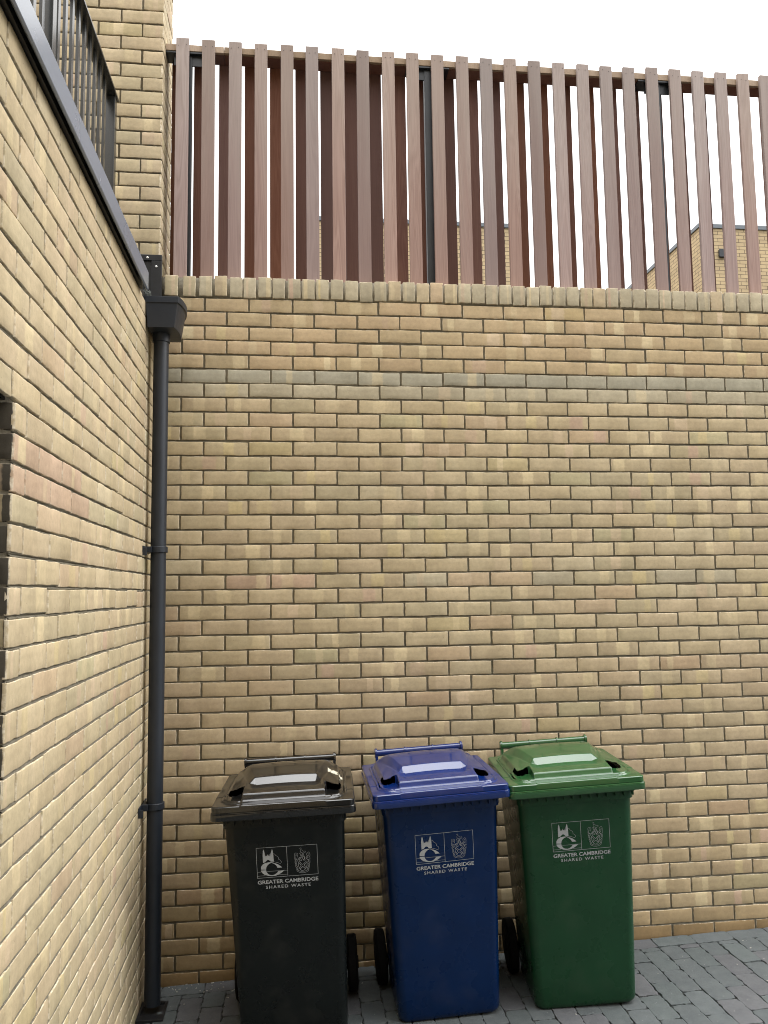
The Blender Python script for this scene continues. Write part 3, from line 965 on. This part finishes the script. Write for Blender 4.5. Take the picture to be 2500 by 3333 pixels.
HB = .935       # body height to the rim
def front_y(z): return .044 + .142 * (1 - z / HB) 
def rrect(hw, y0, y1, r, z, n=7):
    pts = []
    for cx, cy, a0 in ((hw - r, y0 + r, -90), (hw - r, y1 - r, 0), (-hw + r, y1 - r, 90), (-hw + r, y0 + r, 180)):
        for i in range(n + 1):
            a = math.radians(a0 + 90 * i / n)
            pts.append((cx + r * math.cos(a), cy + r * math.sin(a), z))
    return pts
def body_mesh():
    secs = []
    def S(z, dh=0.0, dy=0.0, r=.04):
        t = z / HB
        secs.append(rrect(.218 + .024 * t - dh, front_y(z) + dy, .555 + .03 * t - dy, r, z))
    S(0.0, .022, .022, .03); S(.004, .012, .012, .034); S(.014, .003, .003, .04); S(.028)
    for z in (.15, .3, .45, .6, .75, .86): S(z)
    S(.885); secs.append(rrect(.247, .040, .59, .04, .888)); secs.append(rrect(.249, .038, .592, .04, .925))
    secs.append(rrect(.268, .020, .60, .03, .928)); secs.append(rrect(.268, .020, .60, .03, .955)); secs.append(rrect(.25, .04, .58, .03, .956))
    V, F = [], []
    n_ = len(secs[0])
    for s in secs: V.extend(s)
    for k in range(len(secs) - 1):
        for i in range(n_):
            a, b_ = k * n_ + i, k * n_ + (i + 1) % n_
            F.append((a, b_, b_ + n_, a + n_))
    F.append(tuple(range(n_))[::-1])
    F.append(tuple(range((len(secs) - 1) * n_, len(secs) * n_)))
    me = bpy.data.meshes.new('body'); me.from_pydata(V, [], F); me.update()
    for p in me.polygons: p.use_smooth = True
    try: me.set_sharp_from_angle(angle=math.radians(35))
    except Exception: pass
    return me

LID, BODY = lid_mesh(), body_mesh()
M_PRINT = plain('white_print', (.36, .385, .41), .5, var=.10, scale=200, bs=0)

# ---- printed emblem, traced in picture units then laid on the front panel
O0 = np.array((128., 275.)); UA = np.array((1359., -97.)); VA = np.array((27., 690.))
INV = np.linalg.inv(np.stack([UA, VA], 1))
LW, LH = .243, .1235
def em(p):
    a = INV @ (np.array(p, float) - O0)
    return a[0] * LW - LW / 2, -a[1] * LH
def stroke_polys(pts, w):
    out = []
    P = [np.array(p) for p in pts]
    for a, b_ in zip(P, P[1:]):
        d = b_ - a; L = np.linalg.norm(d)
        if L < 1e-6: continue
        d = d / L; nn = np.array((-d[1], d[0])) * w / 2; e = d * w * .35
        out.append([a - nn - e, b_ - nn + e, b_ + nn + e, a + nn - e])
    return out
def smooth_poly(pts, it=2, closed=False):
    P = [np.array(p, float) for p in pts]
    for _ in range(it):
        Q = [] if closed else [P[0]]
        rngi = range(len(P)) if closed else range(len(P) - 1)
        for i in rngi:
            a, b_ = P[i], P[(i + 1) % len(P)]
            Q += [a * .75 + b_ * .25, a * .25 + b_ * .75]
        if not closed: Q.append(P[-1])
        P = Q
    return P

FILL = [
    [(280, 612), (272, 430), (278, 345), (292, 303), (308, 345), (318, 470), (335, 455), (378, 443), (388, 405), (398, 441), (430, 445), (464, 450), (466, 340), (482, 290), (500, 335), (512, 440), (522, 582), (450, 578), (425, 553), (402, 540), (372, 545), (345, 578), (330, 592)],
]
FILL_S = [
    [(232, 762), (236, 705), (270, 650), (330, 612), (400, 597), (480, 593), (525, 602), (470, 606), (420, 628), (380, 665), (355, 710), (346, 765)],
    [(478, 610), (560, 620), (620, 645), (670, 680), (706, 714), (604, 722), (590, 690), (560, 655), (520, 628)],
    [(232, 784), (348, 779), (360, 820), (390, 860), (430, 885), (490, 892), (540, 877), (590, 842), (622, 798), (748, 784), (710, 822), (640, 870), (560, 905), (480, 915), (400, 908), (320, 885), (265, 845), (240, 812)],
]
LINES = [  # (points, width, smooth)
    ([(128, 275), (1487, 178), (1515, 862), (155, 965), (128, 275)], 9, 0), ([(806, 228), (835, 914)], 9, 0),
    ([(152, 826), (238, 819)], 6, 0), ([(372, 808), (827, 776)], 7, 0), ([(156, 917), (330, 904)], 6, 0), ([(620, 884), (830, 869)], 6, 0),
    ([(515, 395), (545, 405), (560, 440), (600, 455), (632, 495), (628, 528), (668, 545), (692, 585), (682, 612), (655, 622), (600, 600), (520, 582)], 7, 1),
    ([(418, 440), (432, 412), (466, 398)], 6, 1),
    ([(1070, 590), (1075, 690), (1105, 755), (1165, 797), (1232, 748), (1265, 680), (1268, 575)], 8, 2),
    ([(1082, 572), (1165, 652), (1252, 566)], 8, 0), ([(1108, 752), (1165, 690), (1236, 745)], 8, 0),
    ([(1074, 600), (1136, 666), (1090, 728)], 8, 0), ([(1262, 590), (1198, 660), (1248, 728)], 8, 0),
    ([(1034, 765), (1045, 805), (1110, 835), (1170, 840), (1235, 828), (1292, 798), (1308, 745)], 7, 2),
    ([(1050, 755), (1080, 795), (1165, 815), (1262, 785), (1292, 738)], 6, 2),
    ([(1034, 765), (1050, 752)], 6, 0), ([(1308, 745), (1290, 738)], 6, 0),
    ([(1048, 580), (1000, 612), (1052, 640), (1010, 668), (1062, 692), (1030, 722), (1072, 745), (1050, 770)], 7, 1),
    ([(1002, 560), (990, 600), (1016, 640), (1006, 690), (1034, 730), (1034, 765)], 6, 1),
    ([(1290, 565), (1325, 600), (1280, 625), (1322, 655), (1275, 680), (1306, 705), (1262, 725), (1284, 742)], 7, 1),
    ([(1330, 550), (1334, 595), (1318, 640), (1322, 690), (1304, 745)], 6, 1),
    ([(980, 545), (1050, 505), (985, 580), (1060, 560), (1085, 500), (1100, 480), (1095, 560), (1140, 565), (1150, 545)], 7, 1),
    ([(1000, 465), (1000, 520), (1060, 530), (1110, 480), (1165, 470), (1110, 500), (1140, 540)], 7, 1),
    ([(1165, 395), (1195, 440), (1225, 505), (1200, 530), (1165, 520), (1170, 480), (1140, 440), (1165, 395)], 9, 1),
    ([(1180, 450), (1215, 500), (1180, 555), (1240, 540)], 9, 1),
    ([(1340, 520), (1262, 535), (1330, 565), (1245, 505), (1310, 470), (1235, 470), (1262, 520)], 7, 1),
    ([(1098, 278), (1118, 262), (1138, 272), (1128, 300), (1108, 335), (1125, 365), (1175, 385), (1222, 372), (1240, 345), (1215, 332), (1190, 350), (1165, 322), (1140, 308)], 6, 1),
    ([(1135, 380), (1090, 390), (1120, 410), (1115, 450), (1150, 460), (1190, 390)], 7, 1),
    ([(1000, 470), (982, 430), (990, 390), (1020, 380), (1058, 395), (1060, 435), (1030, 455), (1005, 430), (1030, 410)], 6, 1),
    ([(990, 460), (985, 520)], 6, 0), ([(1050, 450), (1060, 480)], 6, 0),
    ([(1320, 470), (1335, 430), (1325, 385), (1300, 352), (1282, 372), (1250, 395), (1262, 440), (1300, 445), (1310, 405), (1280, 400)], 6, 1),
    ([(1330, 460), (1330, 520)], 6, 0), ([(1270, 440), (1250, 480)], 6, 0),
]
def panel(u, v, zc, xc):
    """u right, v up (metres along the panel) from the emblem's top centre at height zc"""
    ang = math.atan2(.142, HB)
    z = zc + v * math.cos(ang)
    return Vector((xc + u, front_y(z) - .0012, z))

def text_shapes(body, width, cap, v_base, bold):
    cu = bpy.data.curves.new('t', 'FONT'); cu.body = body; cu.size = 1.0; cu.offset = bold
    cu.space_character = 1.0 if bold > .018 else 1.28
    cu.resolution_u = 3
    ob = bpy.data.objects.new('t', cu); COL.objects.link(ob)
    bpy.context.view_layer.update()
    me = ob.evaluated_get(bpy.context.evaluated_depsgraph_get()).to_mesh()
    vs = np.array([v.co[:] for v in me.vertices]); fs = [tuple(p.vertices) for p in me.polygons]
    ob.to_mesh_clear(); bpy.data.objects.remove(ob); bpy.data.curves.remove(cu)
    x0, x1 = vs[:, 0].min(), vs[:, 0].max(); y0, y1 = vs[:, 1].min(), vs[:, 1].max()
    sx = width / (x1 - x0); sy = cap / (y1 - y0)
    return [((v[0] - (x0 + x1) / 2) * sx, v_base + (v[1] - y0) * sy) for v in vs], fs

T1 = text_shapes('GREATER CAMBRIDGE', .243, .0158, -.1495, .022)
T2 = text_shapes('SHARED WASTE', .180, .0128, -.1695, .010)

def print_mesh(zc, xc, s=1.0):
    bm = bmesh.new()
    def face(pts):
        try: bm.faces.new([bm.verts.new(panel(p[0] * s, p[1] * s, zc, xc)) for p in pts])
        except Exception: pass
    unit = LW / 1362.0
    for pl in FILL: face([em(p) for p in pl])
    for pl in FILL_S: face([em(p) for p in pl])
    lift = 0
    for pts, w, sm in LINES:
        P = [em(p) for p in pts]
        if sm: P = smooth_poly(P, sm)
        for q in stroke_polys(P, w * unit * .82): face(q)
    for vs, fs in (T1, T2):
        vv = [bm.verts.new(panel(p[0] * s, p[1] * s, zc, xc)) for p in vs]
        for f in fs:
            try: bm.faces.new([vv[i] for i in f])
            except Exception: pass
    bmesh.ops.triangulate(bm, faces=bm.faces[:])
    for f in bm.faces:
        f.normal_update()
        if f.normal.y > 0: f.normal_flip()
    me = bpy.data.meshes.new('printed_emblem'); bm.to_mesh(me); bm.free()
    me.materials.append(M_PRINT)
    return me

def wheel_bm(x):
    bm = bmesh.new()
    lathe(bm, [(-.0225, .098), (-.021, .112), (-.014, .118), (.014, .118), (.021, .112), (.0225, .098)], 'X', (x, .575, .120), 48)
    return bm
def hub_bm(x):
    bm = bmesh.new(); s = 1 if x > 0 else -1
    lathe(bm, [(-.024, .03), (-.024, .092), (-.015, .094), (.015, .094), (.024, .092), (.024, .03)], 'X', (x, .575, .120), 40)
    lathe(bm, [(-.028, .026), (.028, .026)], 'X', (x, .575, .120), 24)
    return bm

def make_bin(lx, ly, lean, rz, lid_col, body_col, label, exz, exx, sticker=False, body_rough=.28, es=1.0):
    ox = lx + lean * .988
    root = empty('wheelie_bin', (ox, ly, gz(ox)), (0, -math.atan(lean), rz))
    tag(root, label, 'wheelie bin', 'wheelie bins in a row against the brick wall')
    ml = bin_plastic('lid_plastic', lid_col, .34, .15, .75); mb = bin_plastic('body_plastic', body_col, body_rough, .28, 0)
    def colour(me, m):
        me = me.copy(); me.materials.clear(); me.materials.append(m); return me
    b_ = link('body', colour(BODY, mb), root)
    lid = link('lid', colour(LID, ml), root); lid.location = (0, 0, .988)
    # small ribs under the rim
    bm = bmesh.new()
    outline = [(-.252, .929)]
    for x in np.linspace(-.235, .235, 14):
        outline += [(x - .003, .922), (x - .003, .906), (x + .003, .906), (x + .003, .922)]
    outline += [(.252, .929)]
    fr = [bm.verts.new((x, .022, z)) for x, z in outline]; bk = [bm.verts.new((x, .037, z)) for x, z in outline]
    for i in range(len(fr)): bm.faces.new((fr[i], fr[(i + 1) % len(fr)], bk[(i + 1) % len(fr)], bk[i]))
    bm.faces.new(fr); bm.faces.new(bk[::-1])
    from_bm('lifting_comb', bm, mb, root)
    # handle
    bm = bmesh.new()
    HYc, HZc = .622, 1.032
    lathe(bm, [(-.204, .0155), (.204, .0155)], 'X', (0, HYc, HZc), 28)
    for x in (-.068, .068): lathe(bm, [(x - .003, .0155), (x - .003, .0195), (x + .003, .0195), (x + .003, .0155)], 'X', (0, HYc, HZc), 28)
    for x in (-.207, .207):
        lathe(bm, [(x - .003, .004), (x - .003, .023), (x + .003, .023), (x + .003, .004)], 'X', (0, HYc, HZc), 28)
        lathe(bm, [(x - .006 * (1 if x < 0 else -1) - .0015, .01), (x - .006 * (1 if x < 0 else -1) - .0015, .020), (x - .006 * (1 if x < 0 else -1) + .0015, .020), (x - .006 * (1 if x < 0 else -1) + .0015, .01)], 'X', (0, HYc, HZc), 28)
        bx(bm, x - .006, x + .006, .60, .634, .93, HZc - .012)
    from_bm('handle', bm, mb if False else ml, root, smooth=True)
    # hinge knuckles
    bm = bmesh.new()
    tube(bm, (-.18, .605, .975), (.18, .605, .975), .012, n=16)
    from_bm('hinge', bm, ml, root, smooth=True)
    for x in (-.25, .25):
        w = from_bm('wheel', wheel_bm(x), M_RUBBER, root, smooth=True)
        h = from_bm('hub', hub_bm(x), M_RUBBER, w, smooth=True)
    bm = bmesh.new(); tube(bm, (-.235, .575, .12), (.235, .575, .12), .011, n=16)
    bx(bm, -.20, -.17, .54, .60, .09, .26); bx(bm, .17, .20, .54, .60, .09, .26)
    from_bm('axle', bm, M_RUBBER, root)
    link('printed_emblem', print_mesh(exz, exx, es), root)
    if sticker:
        bm = bmesh.new(); N = 9
        edge = lambda u: (abs(u - .45) * .55)
        rows = []
        for iu in range(N + 1):
            u = iu / N; row = []
            for iv in range(N + 1):
                v = (iv / N - .5) * (1 - edge(u)) + .06 * math.sin(iu * 2.1)
                x, y = .178 + .062 * u, .335 + .062 * v - .02 * u
                h = float(lid_height(np.array([x]), np.array([y]))[0][0])
                row.append(bm.verts.new((x, y, .988 + h + .0010)))
            rows.append(row)
        for a, b2 in zip(rows, rows[1:]):
            for q in range(N): bm.faces.new((a[q], b2[q], b2[q + 1], a[q + 1]))
        ms, n, l, b = newmat('torn_sticker')
        ob = nd(n, 'ShaderNodeTexCoord').outputs['Object']
        l.new(ramp(n, l, noise(n, l, ob, 70, 4, .7), [(.50, (.60, .58, .47)), (.60, (.12, .11, .08))]), b.inputs['Base Color'])
        from_bm('torn_sticker', bm, ms, root)
    return root

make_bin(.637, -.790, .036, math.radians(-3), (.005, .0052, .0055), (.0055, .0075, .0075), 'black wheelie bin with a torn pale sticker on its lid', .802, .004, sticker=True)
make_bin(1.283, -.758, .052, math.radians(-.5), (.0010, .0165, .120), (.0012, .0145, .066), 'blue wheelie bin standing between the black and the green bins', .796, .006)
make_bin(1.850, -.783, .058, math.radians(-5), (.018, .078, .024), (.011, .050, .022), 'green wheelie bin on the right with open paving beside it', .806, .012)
